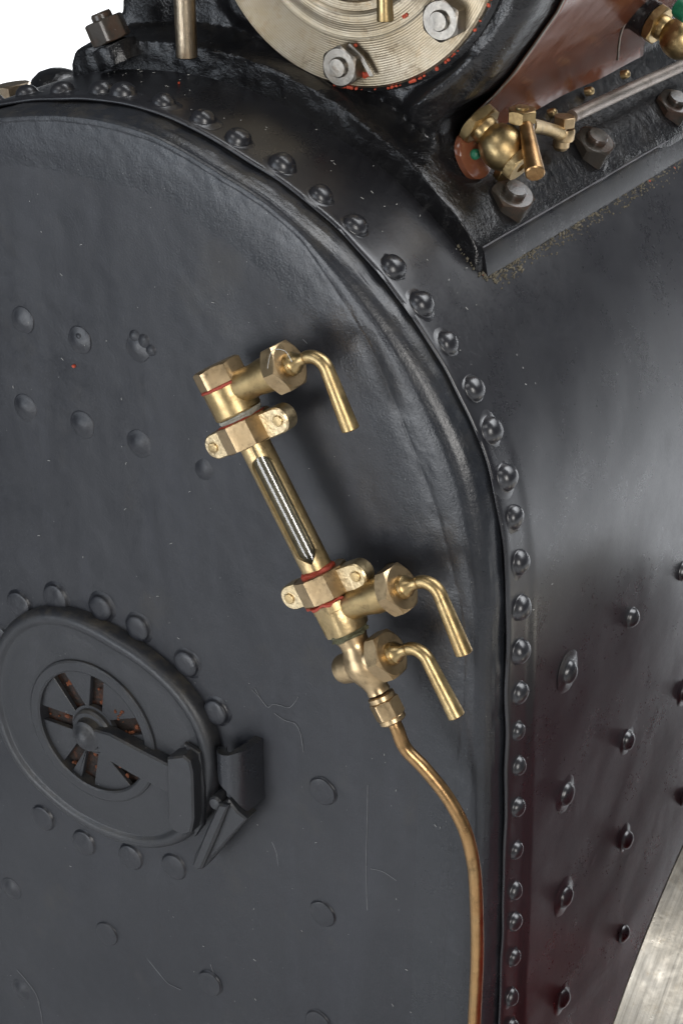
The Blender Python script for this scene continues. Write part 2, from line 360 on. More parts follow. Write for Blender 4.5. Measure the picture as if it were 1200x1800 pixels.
for k, (px, py) in enumerate(pix):
    q, s = onwrap(px, py)
    if q is None:
        q = at(px, py, Y=RY); s = param(q.x, q.z)
    rivet_at(s, RY+random.uniform(-.003, .003), RM[k % 4] if k < 21 else RL[k % 3])
    done.append(s)
s = min(done)
for k in range(6): s -= .088; rivet_at(s, RY, RM[k % 4])
# stay heads on the wrapper side
SM = [dome_mesh('stay_head', 'wrapper_paint', .021, .015, .020), dome_mesh('stay_head', 'wrapper_paint', .023, .012, .020)]
for k, (px, py) in enumerate([(1105, 1085), (997, 1180), (1098, 1300), (992, 1395), (1095, 1475), (990, 1575), (1090, 1640), (985, 1755), (1196, 1003), (1199, 1215), (1200, 1400)]):
    q = at(px, py, X=XS+.018); o = put('stay_head', SM[k % 2], boiler, (XS+.0205, q.y, q.z), aim((1, 0, 0))); o.rotation_euler.rotate_axis('Z', k*1.3)
# stay heads on the end plate
PM = [bump_mesh('stay_head', 'plate_paint', .027, .0035), bump_mesh('stay_head', 'plate_paint', .028, .006), dome_mesh('stay_head', 'plate_paint', .028, .0035, .004, flatn=.7)]
def stay(px, py, k):
    q = at(px, py, Y=0); o = put('stay_head', PM[k], boiler, (q.x, -.0005, q.z), aim((0, -1, 0))); o.rotation_euler.rotate_axis('Z', px*1.7); return o
for px, py, k in [(40, 563, 0), (140, 598, 0), (243, 612, 0), (45, 717, 1), (145, 747, 1), (245, 780, 1), (360, 825, 1), (20, 1563, 1), (190, 1640, 2), (370, 1727, 2), (38, 1740, 1), (568, 1605, 2), (560, 1797, 2), (568, 1390, 2)]: stay(px, py, k)
# rivets of the fire hole ring
FM = [dome_mesh('fire_hole_rivet', 'plate_paint', .0265, .009, .009, flatn=.4), dome_mesh('fire_hole_rivet', 'plate_paint', .029, .006, .008, flatn=.5)]
for k, (px, py) in enumerate([(36, 1062), (100, 1050), (180, 1067), (245, 1103), (330, 1165), (382, 1250), (78, 1437), (150, 1480), (232, 1505), (308, 1522), (0, 1120), (392, 1405)]):
    q = at(px, py, Y=0); o = put('fire_hole_rivet', FM[0 if k in (2, 3, 4, 5) else 1], boiler, (q.x, -.001, q.z), aim((0, -1, 0))); o.rotation_euler.rotate_axis('Z', k)
# weld lumps on the upper right stay head
lb = MB()
for k, (px, py, r) in enumerate([(238, 592, .012), (252, 600, .013), (266, 616, .011), (140, 590, .008)]):
    q = at(px, py, Y=0)
    lb.lathe((q.x, .002, q.z), (0, -1, 0), [(r*1.5, -.002), (r, .003), (r*.6, .006), (r*.1, .0065)], 12)
for v in lb.v: v += Vector(noise.noise_vector(v*60))*.002
part('paint_lumps', lb, 'plate_paint', boiler, 60, kind='stuff')
# fine scratches, lint and red paint flecks
def squiggle(mb, pts, Y=None, X=None, r=.0009):
    mb.tube([at(px, py, Y=Y, X=X) for px, py in pts], r, 5, 4)
sq = MB()
for pts in [[(442, 1212), (456, 1226), (470, 1243), (480, 1238), (492, 1240), (508, 1244), (520, 1232), (524, 1225)], [(482, 1254), (500, 1266), (518, 1272), (528, 1290), (533, 1322)], [(651, 1527), (672, 1532), (696, 1548)], [(646, 1380), (645, 1450), (643, 1520), (645, 1600)], [(532, 596), (540, 604)], [(67, 1760), (72, 1778), (75, 1800)], [(30, 1705), (45, 1722), (62, 1745), (70, 1765)], [(245, 1668), (275, 1705), (295, 1728), (318, 1740)], [(478, 1480), (486, 1500), (489, 1523)], [(448, 1210), (460, 1232)], [(370, 1695), (376, 1712)]]:
    squiggle(sq, pts, Y=-.0008, r=.00055)
part('surface_scratches', sq, 'scratch_grey', boiler, kind='stuff')
li = MB()
for k in range(70):
    px, py = random.uniform(0, 850), random.uniform(250, 1790)
    q = at(px, py, Y=-.002); s = param(q.x, q.z)
    if radial(q.x, q.z) > rEs(s)-.08: continue
    a = random.uniform(0, 6.28); L = random.uniform(.0004, .0035); d = Vector((math.cos(a), 0, math.sin(a)))*L
    li.tube([q-d, q+Vector((0, -.0008, L*.3)), q+d], .0004, 4, 3)
for px, py in [(455, 400), (460, 330), (545, 480), (640, 600)]: pass
for k in range(55):
    s = random.uniform(-.2, 1.3); y = random.uniform(.1, .28); q = pos(s, RR+.014, y); a = random.uniform(0, 6.28)
    t = (pos(s+.01, RR, y)-pos(s, RR, y)).normalized(); d = (t*math.cos(a)+Vector((0, math.sin(a), 0)))*random.uniform(.0005, .003)
    li.tube([q-d, q+d*.2+t*.001, q+d], .0006, 4, 3)
part('lint_specks', li, 'white_lint', boiler, kind='stuff')
ch = MB()
def chip(mb, q, nrm, r):
    n0 = len(mb.v); mb.lathe(q, nrm, [(r, -.001), (r*.9, .0016), (r*.5, .0026), (r*.05, .003)], 9)
    for v in mb.v[n0:]: v += Vector(noise.noise_vector(v*90))*r*.6
for px, py, r in [(1088, 342, .006), (1131, 312, .006), (1140, 318, .004), (948, 416, .003), (1183, 296, .006), (1110, 325, .003), (1198, 290, .004), (850, 484, .004), (838, 474, .003), (1150, 303, .003)]:
    q, s = onwrap(px, py)
    if q: nrm = (q-pos(s, .1, q.y)).normalized(); chip(ch, q, nrm, r)
for px, py, r in [(130, 643, .0035), (350, 125, .004), (218, 120, .003), (315, 146, .002)]:
    q = at(px, py, Y=0) if py > 300 else (onwrap(px, py)[0] or at(px, py, Y=.28)); chip(ch, q, (0, -1, 0), r)
part('paint_flecks', ch, 'chip_orange', boiler, kind='stuff')
du = MB()
for k in range(900):
    f = random.random()**1.4; 
    if k % 3 == 0: base = Vector((.112, .31+random.random()*.02, .372)); q = base+Vector((random.uniform(-.05, .012), random.uniform(-.035, .01), 0))
    else: q = Vector((.118+abs(random.gauss(0, .008)), .31+f*.9, 0))
    t = math.asin(min(1, (q.x-CX)/(RR+.012))); q.z = CZ+(RR+.013)*math.cos(t)
    chip(du, q, (.7, 0, .7), random.uniform(.0006, .0024))
part('dirt_crumbs', du, 'pale_dust', boiler, kind='stuff')
# ================================================================ water gauge
gth = R_(30.5); G = Vector((math.sin(gth), 0, -math.cos(gth))); W = Vector((math.cos(gth), 0, math.sin(gth))); N = Vector((0, -1, 0)); GO = Vector((-.137, -.09, .1724))
def g(t, s, n=0): return GO + W*t + G*s + N*n
gauge = thing('water_gauge', 'brass water gauge with glass tube and three bent levers, slanting across the black end plate', 'water gauge', (g(0, .3).x, 0, g(0, .3).z))
SD = (N*.86+W*.5).normalized()      # direction the window faces
def glathe(s0, prof, t=0, n=32): return MB().lathe(g(t, s0), G, prof, n, SD)
cap = MB().nut(g(0, -.080), -G, .046, .034, ref=N, both=False, phase=R_(12)); part('cap', cap, 'rose_brass', gauge, 25)
sl = glathe(-.080, [(.0425, 0), (.0445, .0015), (.0445, .004), (.0425, .0055)], n=48)
for v in sl.v: v += Vector(noise.noise_vector(v*60))*.0022
part('sealant_ring', sl, 'red_sealant', gauge)
hd = MB(); hd.lathe(g(0, -.077), G, [(.041, 0), (.0425, .002), (.0425, .052), (.041, .055), (.038, .056)], 40)
part('gauge_head', hd, 'brass', gauge, 25)
st = MB(); st.lathe(g(0, -.022), G, [(.039, 0), (.040, .004), (.037, .008), (.040, .013), (.038, .018), (.0395, .022), (.037, .026)], 40)
for v in st.v: v += Vector(noise.noise_vector(v*70))*.003
part('thread_paste', st, 'verdigris', gauge)
sr_ = MB(); sr_.lathe(g(0, -.012), G, [(.040, 0), (.044, .003), (.0445, .012), (.040, .016)], 44)
for v in sr_.v: v += Vector(noise.noise_vector(v*55))*.0035
part('sealant_ring', sr_, 'red_sealant', gauge)
def clamp(sc_, nm='clamp', mat='rose_brass'):
    mb = MB(); mb.nut(g(0, sc_-.024), G, .0505, .046, ref=N, sides=8, phase=R_(8), n=48, ch=1.05); c = part(nm, mb, mat, gauge, 22)
    for sd in (-1, 1):
        e = MB(); poly = []
        L0, L1, hw = .030, .079, .0235
        pts = [(L0, -hw), ] + [(L1-.002+hw*math.cos(R_(a))*.95, hw*math.sin(R_(a))) for a in range(-90, 91, 12)] + [(L0, hw)]
        P = [(x*sd, y) for x, y in pts]
        rows = []
        for dn, ins in ((-.014, 0), (.012, 0), (.015, .003)):
            rows.append([g(x-sd*ins*(1 if abs(x) > .06 else 0), sc_+y*(1-ins*28)+.002, dn-.004) for x, y in P])
        e.grid(rows, close=True, cap0=True, cap1=True); ear = part('clamp_ear', e, 'pale_brass', c, 30)
        b = MB(); o = g(sd*.080, sc_+.002, .010); b.lathe(o, N, [(.0125, -.003), (.0125, .0006), (.0108, .0012), (.0104, -.0004), (.0098, .001), (.0096, .0034), (.0085, .0045), (.002, .005)], 24)
        part('screw', b, 'dull_brass', c, 30)
clamp(.014)
# slotted brass tube
SLOT = []
def slotted():
    r1, r2, s0, s1 = .0275, .0215, .034, .300; a0, a1 = .060, .268; ref = SD; e2 = G.cross(ref); n = 44; mb = MB(); outr, inr = [], []
    svals = sorted(set(list(np.linspace(s0, a0-.001, 4))+[a0+.0004*k*k for k in range(0, 8)]+list(np.linspace(a0+.03, a1-.03, 12))+[a1-.0006*k*k for k in range(0, 8)]+list(np.linspace(a1+.001, s1, 4))))
    A0 = R_(47)
    for s in svals:
        if s <= a0 or s >= a1: al = 1e-4
        elif s < a0+.02: al = A0*math.sqrt(max(0, 1-((a0+.02-s)/.02)**2))
        elif s > a1-.022: al = A0*(a1-s)/.022
        else: al = A0
        for rr_, lst in ((r1, outr), (r2, inr)):
            lst.append([g(0, s)+(ref*math.cos(al+(2*math.pi-2*al)*j/n)+e2*math.sin(al+(2*math.pi-2*al)*j/n))*rr_ for j in range(n+1)])
    mb.grid(outr); SLOT.extend(inr)
    mb.grid([[o[0] for o in outr], [o[0] for o in inr]]); mb.grid([[o[-1] for o in outr], [o[-1] for o in inr]], flip=True)
    return mb
part('tube_shield', slotted(), 'dull_brass', gauge, 40)
sl_ = MB(); sl_.grid(SLOT, flip=True); part('shield_lining', sl_, 'lining_brown', gauge, 60)
gl = MB(); gl.lathe(g(0, .04), G, [(.0170, 0)]+[(.0175, .002+.0246*k) for k in range(11)]+[(.0170, .25)], 64); part('glass_tube', gl, 'gauge_glass', gauge)
s2 = MB(); s2.lathe(g(0, .279), G, [(.028, 0), (.033, .004), (.0335, .010), (.030, .012)], 40)
for v in s2.v: v += Vector(noise.noise_vector(v*70))*.004
part('sealant_ring', s2, 'red_sealant', gauge)
clamp(.312)
s3 = MB(); s3.lathe(g(0, .336), G, [(.044, 0), (.048, .002), (.0475, .006), (.043, .007)], 44)
for v in s3.v: v += Vector(noise.noise_vector(v*60))*.005
part('sealant_ring', s3, 'red_sealant', gauge)
h2 = MB(); h2.lathe(g(0, .342), G, [(.041, 0), (.0415, .014), (.0405, .015), (.0405, .055), (.039, .060), (.035, .062)], 40)
for v in h2.v:
    d = (v-g(0, 0)).dot(N-W*.3)
    if d > .036: v -= (N-W*.3).normalized()*(d-.036)*.9
part('gauge_foot', h2, 'dull_brass', gauge, 25)
gr = MB(); gr.lathe(g(0, .400), G, [(.034, 0), (.036, .003), (.033, .007), (.0355, .011), (.032, .014)], 36)
for v in gr.v: v += Vector(noise.noise_vector(v*80))*.005
part('thread_paste', gr, 'moss_green', gauge)
# drain cock body: neck, rounded body with side plug, lower neck
db = MB(); db.lathe(g(0, .408), G, [(.030, 0), (.030, .006), (.026, .018), (.0265, .028), (.033, .042), (.0375, .056), (.0365, .070), (.031, .084), (.024, .098), (.0205, .110), (.0215, .118), (.018, .120)], 40)
part('drain_cock_body', db, 'rose_brass', gauge, 50)
dp = MB(); dp.lathe(g(.02, .468), -W, [(.030, 0), (.030, .04), (.0285, .050), (.0275, .062), (.0265, .072), (.024, .077), (.016, .0795)], 36)
for v in dp.v:
    pass
part('side_plug', dp, 'rose_brass', gauge, 45)
ds = MB(); ds.lathe(g(0, .466), W, [(.031, 0), (.029, .03), (.027, .045)], 32); part('valve_neck', ds, 'rose_brass', gauge, 45)
def valve(s, t0, t1, t2, t3, s_end, te, body=True, rr_=.031):
    if body:
        b = MB(); b.lathe(g(.02, s), W, [(.025, 0), (rr_-.002, .02), (rr_-.0035, .045), (rr_, .072), (rr_, t1-.022)], 36)
        b.lathe(g(t1-.045, s, -.0), -N, [(.020, 0), (.020, .064), (.026, .070), (.028, .0875)], 24)
        for v in b.v: v += Vector(noise.noise_vector(v*30))*.001
        part('valve_body', b, 'brass', gauge, 45)
    nb = MB(); nb.nut(g(t1, s), W, .046, t2-t1, ref=N, phase=R_(22)); part('gland_nut', nb, 'rose_brass', gauge, 22)
    gb = MB(); gb.lathe(g(t2, s), W, [(.0205, -.002), (.0205, .003), (.019, .006), (.0195, .010), (.0165, .013), (.0145, .018), (.0105, .024), (.0105, .036), (.009, .038)], 30); part('gland', gb, 'brass', gauge, 35)
    lv = MB(); a = g(t2+.025, s); e = g(te, s_end)
    tt = te-.012
    rb0 = .030; tb = t2+.066; P_ = [a, g(t2+.034, s)]; Q_ = [.0085, .0100]
    for k in range(11):
        al = math.pi/2*k/10; P_.append(g(tb-rb0+rb0*math.sin(al), s+rb0-rb0*math.cos(al))); Q_.append(.0112+.0012*k/10)
    for k in range(1, 9): f = k/8; P_.append(g(tb+(te-tb)*f, s+rb0+(s_end-s-rb0)*f)); Q_.append(.0124+.0031*f)
    lv.tube(P_, Q_, 22, 1, endbev=.0015)
    part('lever', lv, 'brass', gauge, 35)
valve(-.062, .05, .118, .150, .199, .078, .204)
valve(.360, .05, .124, .153, .198, .502, .210)
valve(.466, 0, .036, .066, .11, .606, .134, body=False)
un = MB(); un.lathe(g(.0, .530), G, [(.021, 0), (.0245, .002), (.0245, .010), (.022, .012)], 32); part('union_collar', un, 'rose_brass', gauge, 25)
u2 = MB(); u2.nut(g(0, .541), G, .0285, .034, ref=N, phase=R_(10)); part('union_nut', u2, 'rose_brass', gauge, 22)
u3 = MB(); u3.lathe(g(0, .574), G, [(.0235, 0), (.0245, .002), (.0245, .009), (.021, .012), (.012, .013)], 32); part('union_collar', u3, 'rose_brass', gauge, 25)
pp = MB(); pts = [g(0, .575), g(-.001, .60)]
for (px, py), y in zip([(712, 1315), (745, 1350), (785, 1400), (815, 1455), (830, 1510), (836, 1570), (838, 1680), (833, 1800), (828, 1960)], [-.085, -.078, -.068, -.060, -.054, -.050, -.046, -.044, -.044]): pts.append(at(px, py, Y=y))
pp.tube(pts, .0125, 18, 8); part('drain_pipe', pp, 'pipe_brass', gauge, 40)
lt = MB(); lt.tube([g(.128, -.062, .043), g(.150, -.095, .03), g(.168, -.088, .02), g(.172, -.066, .02)], .0006, 5, 8); 
part('lint_thread', lt, 'white_lint', gauge)
# ================================================================ fire door
DC = Vector((-.583, 0, -.625))
door = thing('fire_door', 'oval black fire door with slotted round damper, left of the brass gauge', 'fire door', (DC.x, 0, DC.z-.26))
dpx = [(20, 1092), (80, 1073), (130, 1083), (180, 1110), (260, 1160), (315, 1210), (350, 1255), (372, 1310), (376, 1370), (362, 1430), (335, 1470), (290, 1493), (240, 1490), (180, 1470), (110, 1428), (55, 1378), (18, 1330)]
dv = [at(x, y, Y=-.03) for x, y in dpx]
pa = sorted([(math.atan2(v.z-DC.z, v.x-DC.x), math.hypot(v.x-DC.x, v.z-DC.z)) for v in dv])
pa_a = np.array([a for a, r in pa]); pa_r = np.array([r for a, r in pa])
pa_r = pa_r
AA = np.linspace(-math.pi, math.pi, 181)[:-1]
# hinge side of the oval mirrors the latch side
rad = np.interp(AA, np.r_[pa_a-2*math.pi, pa_a, pa_a+2*math.pi], np.r_[pa_r, pa_r, pa_r])
pad = np.r_[rad[-6:], rad, rad[:6]]; rad = np.convolve(pad, np.ones(13)/13, 'valid')
dprof = [(0, .0), (.001, -.018), (-.003, -.028), (-.010, -.035), (-.018, -.0365), (-.026, -.034), (-.030, -.0295), (-.034, -.0285), (-.05, -.030), (-.09, -.031)]
rows = []
for o_, y in dprof: rows.append([Vector((DC.x+(r+o_)*math.cos(a), y+noise.noise(Vector((a*3, o_*20, 1)))*.0016, DC.z+(r+o_)*math.sin(a))) for a, r in zip(AA, rad)])
rows.append([Vector((DC.x+.150*math.cos(a), -.031, DC.z+.150*math.sin(a))) for a in AA])
rows.append([Vector((DC.x+.150*math.cos(a), -.010, DC.z+.150*math.sin(a))) for a in AA])
d1 = MB(); d1.grid(rows, close=True, cap0=False); part('door_plate', d1, 'door_paint', door, 40)
rg = MB(); rg.lathe((DC.x, 0, DC.z), (0, -1, 0), [(.161, .030), (.160, .036), (.156, .0385), (.139, .0385), (.135, .036), (.134, .012)], 72)
rg.f = [f for f in rg.f if len(f) == 4]; part('damper_ring', rg, 'door_paint', door, 30)
# damper disc with radial slots: polar grid, slots left out
di = MB(); nr, na = 14, 240; r0_, r1_ = .0, .137
slot_c = [R_(a) for a in (22, 82, 128, 180, 235, 258, 318)]
slot_w = [.029, .026, .029, .027, .021, .027, .036]
slot_r = [(.062, .128), (.055, .128), (.055, .130), (.055, .128), (.068, .128), (.058, .112), (.072, .128)]
def inslot(x, z):
    for c, w_, (ra, rb) in zip(slot_c, slot_w, slot_r):
        u = x*math.cos(c)+z*math.sin(c); v = -x*math.sin(c)+z*math.cos(c)
        if ra < u < rb and abs(v) < w_: return True
    return False
# built from strips: for each slot a sector with a straight-sided hole
faces_v = []; key = {}
step = .004; K = int(.14/step)
def vid(i, j):
    if (i, j) not in key: key[(i, j)] = len(di.v); di.v.append(Vector((DC.x+i*step, -.027+noise.noise(Vector((i*.05, j*.05, 4)))*.002, DC.z+j*step)))
    return key[(i, j)]
# sector outline polygons (one per plate piece between slots), extruded
def ring_piece(a, b, ra, rb, n=10): 
    return [(rb*math.cos(a+(b-a)*k/n), rb*math.sin(a+(b-a)*k/n)) for k in range(n+1)] + [(ra*math.cos(b-(b-a)*k/n), ra*math.sin(b-(b-a)*k/n)) for k in range(n+1)]
order = sorted(range(7), key=lambda i: slot_c[i])
for q in range(7):
    i, j = order[q], order[(q+1) % 7]; c0, c1 = slot_c[i], slot_c[j]+(2*math.pi if q == 6 else 0)
    w0, w1 = slot_w[i]*.62, slot_w[j]*.62; rb, ra = .136, .05
    A0, A1 = c0+math.asin(w0/rb), c1-math.asin(w1/rb); B0, B1 = c0+math.asin(w0/ra), c1-math.asin(w1/ra)
    if B1 < B0: B0 = B1 = (B0+B1)/2
    n = 12
    P = [(rb*math.cos(A0+(A1-A0)*k/n), rb*math.sin(A0+(A1-A0)*k/n)) for k in range(n+1)] + [(ra*math.cos(B1+(B0-B1)*k/6), ra*math.sin(B1+(B0-B1)*k/6)) for k in range(7)]
    di.prism([(DC.x+x, DC.z+z) for x, z in P], -.028, -.018, .001)
di.v = [v for v in di.v]
di.lathe((DC.x, 0, DC.z), (0, -1, 0), [(.056, .018), (.056, .0283), (.05, .0285), (.001, .0285)], 48)
part('damper_disc', di, 'door_paint', door, 30)
bk = MB(); bk.lathe((DC.x, 0, DC.z), (0, -1, 0), [(.149, .001), (.149, .0095), (.001, .0095)], 48)
for v in bk.v: v += Vector((0, noise.noise(v*40)*.004, 0)) if v.y < -.005 else Vector((0, 0, 0))
part('baffle_plate', bk, 'dark_rust', door, 60, label='dark rusty plate seen through the damper slots')
rb_ = MB()
for c, w_ in zip(slot_c, slot_w):
    for k in range(4):
        u = random.uniform(.06, .13); v = random.uniform(-w_, w_)*.6; chip(rb_, Vector((DC.x+u*math.cos(c)-v*math.sin(c), -.012-random.random()*.008, DC.z+u*math.sin(c)+v*math.cos(c))), (0, -1, 0), random.uniform(.002, .006))
for k in range(10): chip(rb_, Vector((DC.x+.055+random.random()*.03, -.028, DC.z+.045+random.random()*.03)), (0, -1, 0), random.uniform(.001, .003))
flat('rust', (.16, .045, .014), .9, 1)
rbo = part('rust_flakes', rb_, 'rust', door, kind='stuff')
hb = MB(); hb.lathe((DC.x, -.027, DC.z), (0, -1, 0), [(.050, 0), (.049, .008), (.044, .013), (.036, .014), (.034, .020), (.033, .030), (.028, .033), (.025, .034), (.018, .042), (.008, .046), (.001, .047)], 40); part('hub', hb, 'door_paint', door, 35)
# operating arm from hub to finger block
armp = [(-.570, -.602), (-.545, -.660), (-.470, -.678), (-.395, -.688), (-.352, -.690), (-.352, -.626), (-.44, -.612), (-.52, -.598)]
ab = MB(); ab.prism(armp, -.058, -.030, .004); part('damper_arm', ab, 'door_paint', door, 30)
blk = [(at(x, y, Y=-.07).x, at(x, y, Y=-.07).z) for x, y in [(294, 1332), (296, 1440), (304, 1460), (322, 1468), (336, 1464), (341, 1440), (339, 1360), (334, 1338), (322, 1328)]]
bb = MB(); bb.prism(blk, -.072, -.030, .004); part('finger_block', bb, 'door_paint', door, 30)
k2 = MB(); k2.prism([(-.345, -.57), (-.33, -.60), (-.33, -.785), (-.308, -.75), (-.302, -.66), (-.308, -.58)], -.044, -.033, .003); part('latch_plate', k2, 'door_paint', door, 30)
# latch strap and drop wedge
latch = thing('door_latch', 'black bent strap catch with pointed drop wedge at the right of the fire door', 'latch', (-.2, 0, -.66))
cv = [(-.272, -.030), (-.262, -.048), (-.247, -.064), (-.230, -.074), (-.213, -.076), (-.199, -.069), (-.191, -.054), (-.188, -.030), (-.187, -.001)]
P3 = [Vector((x, y, 0)) for x, y in cv]; rows = []
def off2(P, d):
    out = []
    for i, q in enumerate(P):
        t = (P[min(i+1, len(P)-1)]-P[max(i-1, 0)]).normalized(); out.append(q+Vector((t.y, -t.x, 0))*-d)
    return out
inn = off2(P3, .018)
def zz(i, top): 
    f = i/(len(P3)-1); return (-.560+.030*min(1, f*1.6)) if top else (-.618-.05*max(0, min(1, (f-.45)/.3)))
sb = MB(); ra, rb2, rc2, rd = [], [], [], []
for i, (o_, q) in enumerate(zip(P3, inn)):
    ra.append(Vector((o_.x, o_.y, zz(i, 1)))); rb2.append(Vector((o_.x, o_.y, zz(i, 0)))); rc2.append(Vector((q.x, q.y, zz(i, 0)))); rd.append(Vector((q.x, q.y, zz(i, 1))))
sb.grid([[a, b, c, d] for a, b, c, d in zip(ra, rb2, rc2, rd)], close=True, cap0=True, cap1=True)
part('strap', sb, 'dark_strap' if 'dark_strap' in MAT else 'flange_paint', latch, 40)
lg = MB(); lg.prism([(-.250, -.600), (-.243, -.655), (-.205, -.668), (-.200, -.60)], -.05, -.0, .003); part('strap_foot', lg, 'flange_paint', latch, 30)
wv = [(at(x, y, Y=-.06).x, at(x, y, Y=-.06).z) for x, y in [(388, 1412), (368, 1455), (345, 1500), (340, 1520), (350, 1527), (358, 1526), (400, 1478), (436, 1438), (420, 1425), (404, 1404)]]
wb_ = MB(); wb_.prism(wv, -.066, -.030, .004); part('drop_wedge', wb_, 'door_paint', latch, 30)
w2 = MB(); w2.prism([(at(x, y, Y=-.07).x, at(x, y, Y=-.07).z) for x, y in [(388, 1410), (366, 1455), (342, 1518), (357, 1526), (382, 1470), (404, 1414)]], -.078, -.0662, .005); part('wedge_rib', w2, 'door_paint', latch, 30)
pn = MB(); pn.lathe((-.262, -.03, -.672), (0, -1, 0), [(.016, 0), (.016, .028), (.012, .033), (.001, .035)], 20); part('pivot_pin', pn, 'door_paint', latch, 30)
# ================================================================ cylinder block
YF = .285; BX0, BX1 = -.785, .113
blockT = thing('cylinder_block', 'glossy black cylinder casting with maroon cladding, bolted on top of the boiler', 'cylinder block', (-.33, .7, .55))
def arcz(x, r=RR+.012): return CZ+math.sqrt(max(0, r*r-(x-CX)**2))
right = [(.113, .372), (.113, .414), (.108, .422), (.095, .427), (.03, .458), (.004, .478), (-.016, .505), (-.024, .54), (-.018, .575), (.002, .61), (.04, .648), (.075, .690), (.115, .745), (.155, .805), (.185, .87), (.200, .95), (.200, 1.05), (.17, 1.15), (.12, 1.25)]
left = [(-.785, .625), (-.787, .662), (-.775, .680), (-.760, .692), (-.738, .706), (-.722, .735), (-.715, .79), (-.72, .90), (-.74, 1.0), (-.76, 1.25)]
def crx(pts, n):
    P = [Vector((x, 0, z)) for x, z in pts]; out = []
    L = [0]
    for a, b in zip(P[:-1], P[1:]): L.append(L[-1]+(b-a).length)
    for k in range(n):
        q = L[-1]*k/(n-1); out.append((float(np.interp(q, L, [p.x for p in P])), float(np.interp(q, L, [p.z for p in P]))))
    return out
DCX, DCZ, DR, YW = -.172, .962, .299, .345      # cylinder end cover
# front face as a relief over the outline
def fronty(x, z):
    h = z-arcz(x, RR+.012) if abs(x-CX) < RR else z-.37
    y = YF
    t = max(0, min(1, (h-.05)/.022)); y += .085*t*t*(3-2*t)
    dd = math.hypot(x-DCX, z-DCZ); t = max(0, min(1, (DR+.075-dd)/.05)); y += (-.025)*t*t*(3-2*t)*max(0, min(1, (h-.05)/.05))
    # web running from collar to the right foot
    ax, az, bx, bz = .03, .74, -.06, .60; L = math.hypot(bx-ax, bz-az); u = ((x-ax)*(bx-ax)+(z-az)*(bz-az))/L; v = abs((x-ax)*(bz-az)-(z-az)*(bx-ax))/L
    if -.02 < u < L+.03: t = max(0, 1-v/.045); y -= .045*t*t*(3-2*t)*max(0, min(1, (h-.06)/.04))*max(0, min(1, (dd-DR-.012)/.03))
    return y
nu, nv = 190, 130
RP, LP = crx(right, nv), crx(left, nv); rows = []
bot = [(x, arcz(x, RR-.012)) for x in np.linspace(-.785, .113, nu)]
for k in range(nv):
    row = []; (xr, zr), (xl, zl) = RP[k], LP[k]
    for j in range(nu):
        u = j/(nu-1); x = xl+(xr-xl)*u; zlin = zl+(zr-zl)*u
        zc = bot[j][1] if k == 0 else None
        f = k/(nv-1); wgt = max(0, 1-f*2.2)**1.5
        bump = arcz(xl+(xr-xl)*u, RR+.009)-((.637)+( .372-.637)*u)
        z = zlin+bump*wgt
        z = max(z, arcz(x, RR+.002) + .0003*k) if k else bot[j][1]
        e = min(u, 1-u)*(xr-xl); rd_ = .014; edge_ = max(0, 1-e/rd_); y = fronty(x, z)
        y += noise.noise(Vector((x*9, z*9, 2)))*.006+noise.noise(Vector((x*40, z*40, 5)))*.0022
        y += rd_*(1-math.sqrt(max(0, 1-edge_*edge_)))
        row.append(Vector((x, y, z)))
    rows.append(row)
fr = MB(); fr.grid(rows)
# side walls swept back from the front edge
def sweep(col, ys, inset=0, amp=.003):
    out = []
    for v in col:
        out.append([v]+[Vector((v.x+noise.noise(Vector((v.x*8, y*6, v.z*8)))*amp, y, v.z+noise.noise(Vector((v.x*8, y*6, v.z*8+9)))*amp*(.3))) for y in ys if y > v.y])
    m_ = min(len(r) for r in out)
    return [[r[0]]+r[len(r)-m_+1:] for r in out]
ysw = [.37, .38, .40, .43]+list(np.linspace(.47, 1.7, 46))
side_r = sweep([r[-1] for r in rows], ysw); fr.grid(side_r)
side_l = sweep([r[0] for r in rows], ysw); fr.grid(side_l, flip=True)
fr.grid([side_r[0], [Vector((v.x-.02, v.y, v.z-.02)) for v in side_r[0]]])
part('casting', fr, 'gloss_black', blockT, 50)
# foot flange proud of the wrapper: rounded lip along the side
lip = MB(); rws = []
for y in np.linspace(YF+.012, 1.7, 60):
    w_ = noise.noise(Vector((0, y*4, 0)))*.0015
    rws.append([Vector((x+w_, y, z+w_)) for x, z in [(.104, .364), (.121, .364), (.1218, .369), (.1145, .409), (.1105, .4165), (.106, .421), (.098, .4235)]])
lip.grid(rws, flip=True, cap0=True)
part('foot_lip', lip, 'smooth_black', blockT, 50)
we = MB(); we.tube([Vector((.1105+noise.noise(Vector((0, y*4, 0)))*.0015, y, .4175+noise.noise(Vector((0, y*4, 0)))*.0015)) for y in np.linspace(YF+.014, 1.7, 60)], .0016, 6, 1); part('worn_edge', we, 'edge_grey', blockT)
# maroon cladding
clp = crx([(.036, .463), (.010, .480), (-.009, .503), (-.018, .54), (-.012, .575), (.008, .609), (.046, .647), (.081, .688), (.121, .743), (.161, .803), (.191, .869), (.206, .95), (.206, 1.05), (.176, 1.15), (.13, 1.25)], 60)
cl = MB(); rws = []
for k, (x, z) in enumerate(clp):
    f = k/59; yend = 1.15+.09*math.cos(min(1, f*1.6)*math.pi); y0_ = .432+.02*math.sin(f*3)
    if z < .53: y0_ = .50+(.53-z)*2.2
    rws.append([Vector((x+noise.noise(Vector((x*5, y*4, z*5)))*.004+.002, y, z)) for y in np.linspace(y0_, yend, 44)])
cl.grid(rws, flip=True)
cb = MB(); cb.v = cl.v; cb.f = cl.f
clo = part('cladding', cb, 'maroon_paint', blockT, 60, label='glossy maroon sheet cladding wrapped round the cylinder')
so = clo.modifiers.new('thickness', 'SOLIDIFY'); so.thickness = .004; so.offset = 0
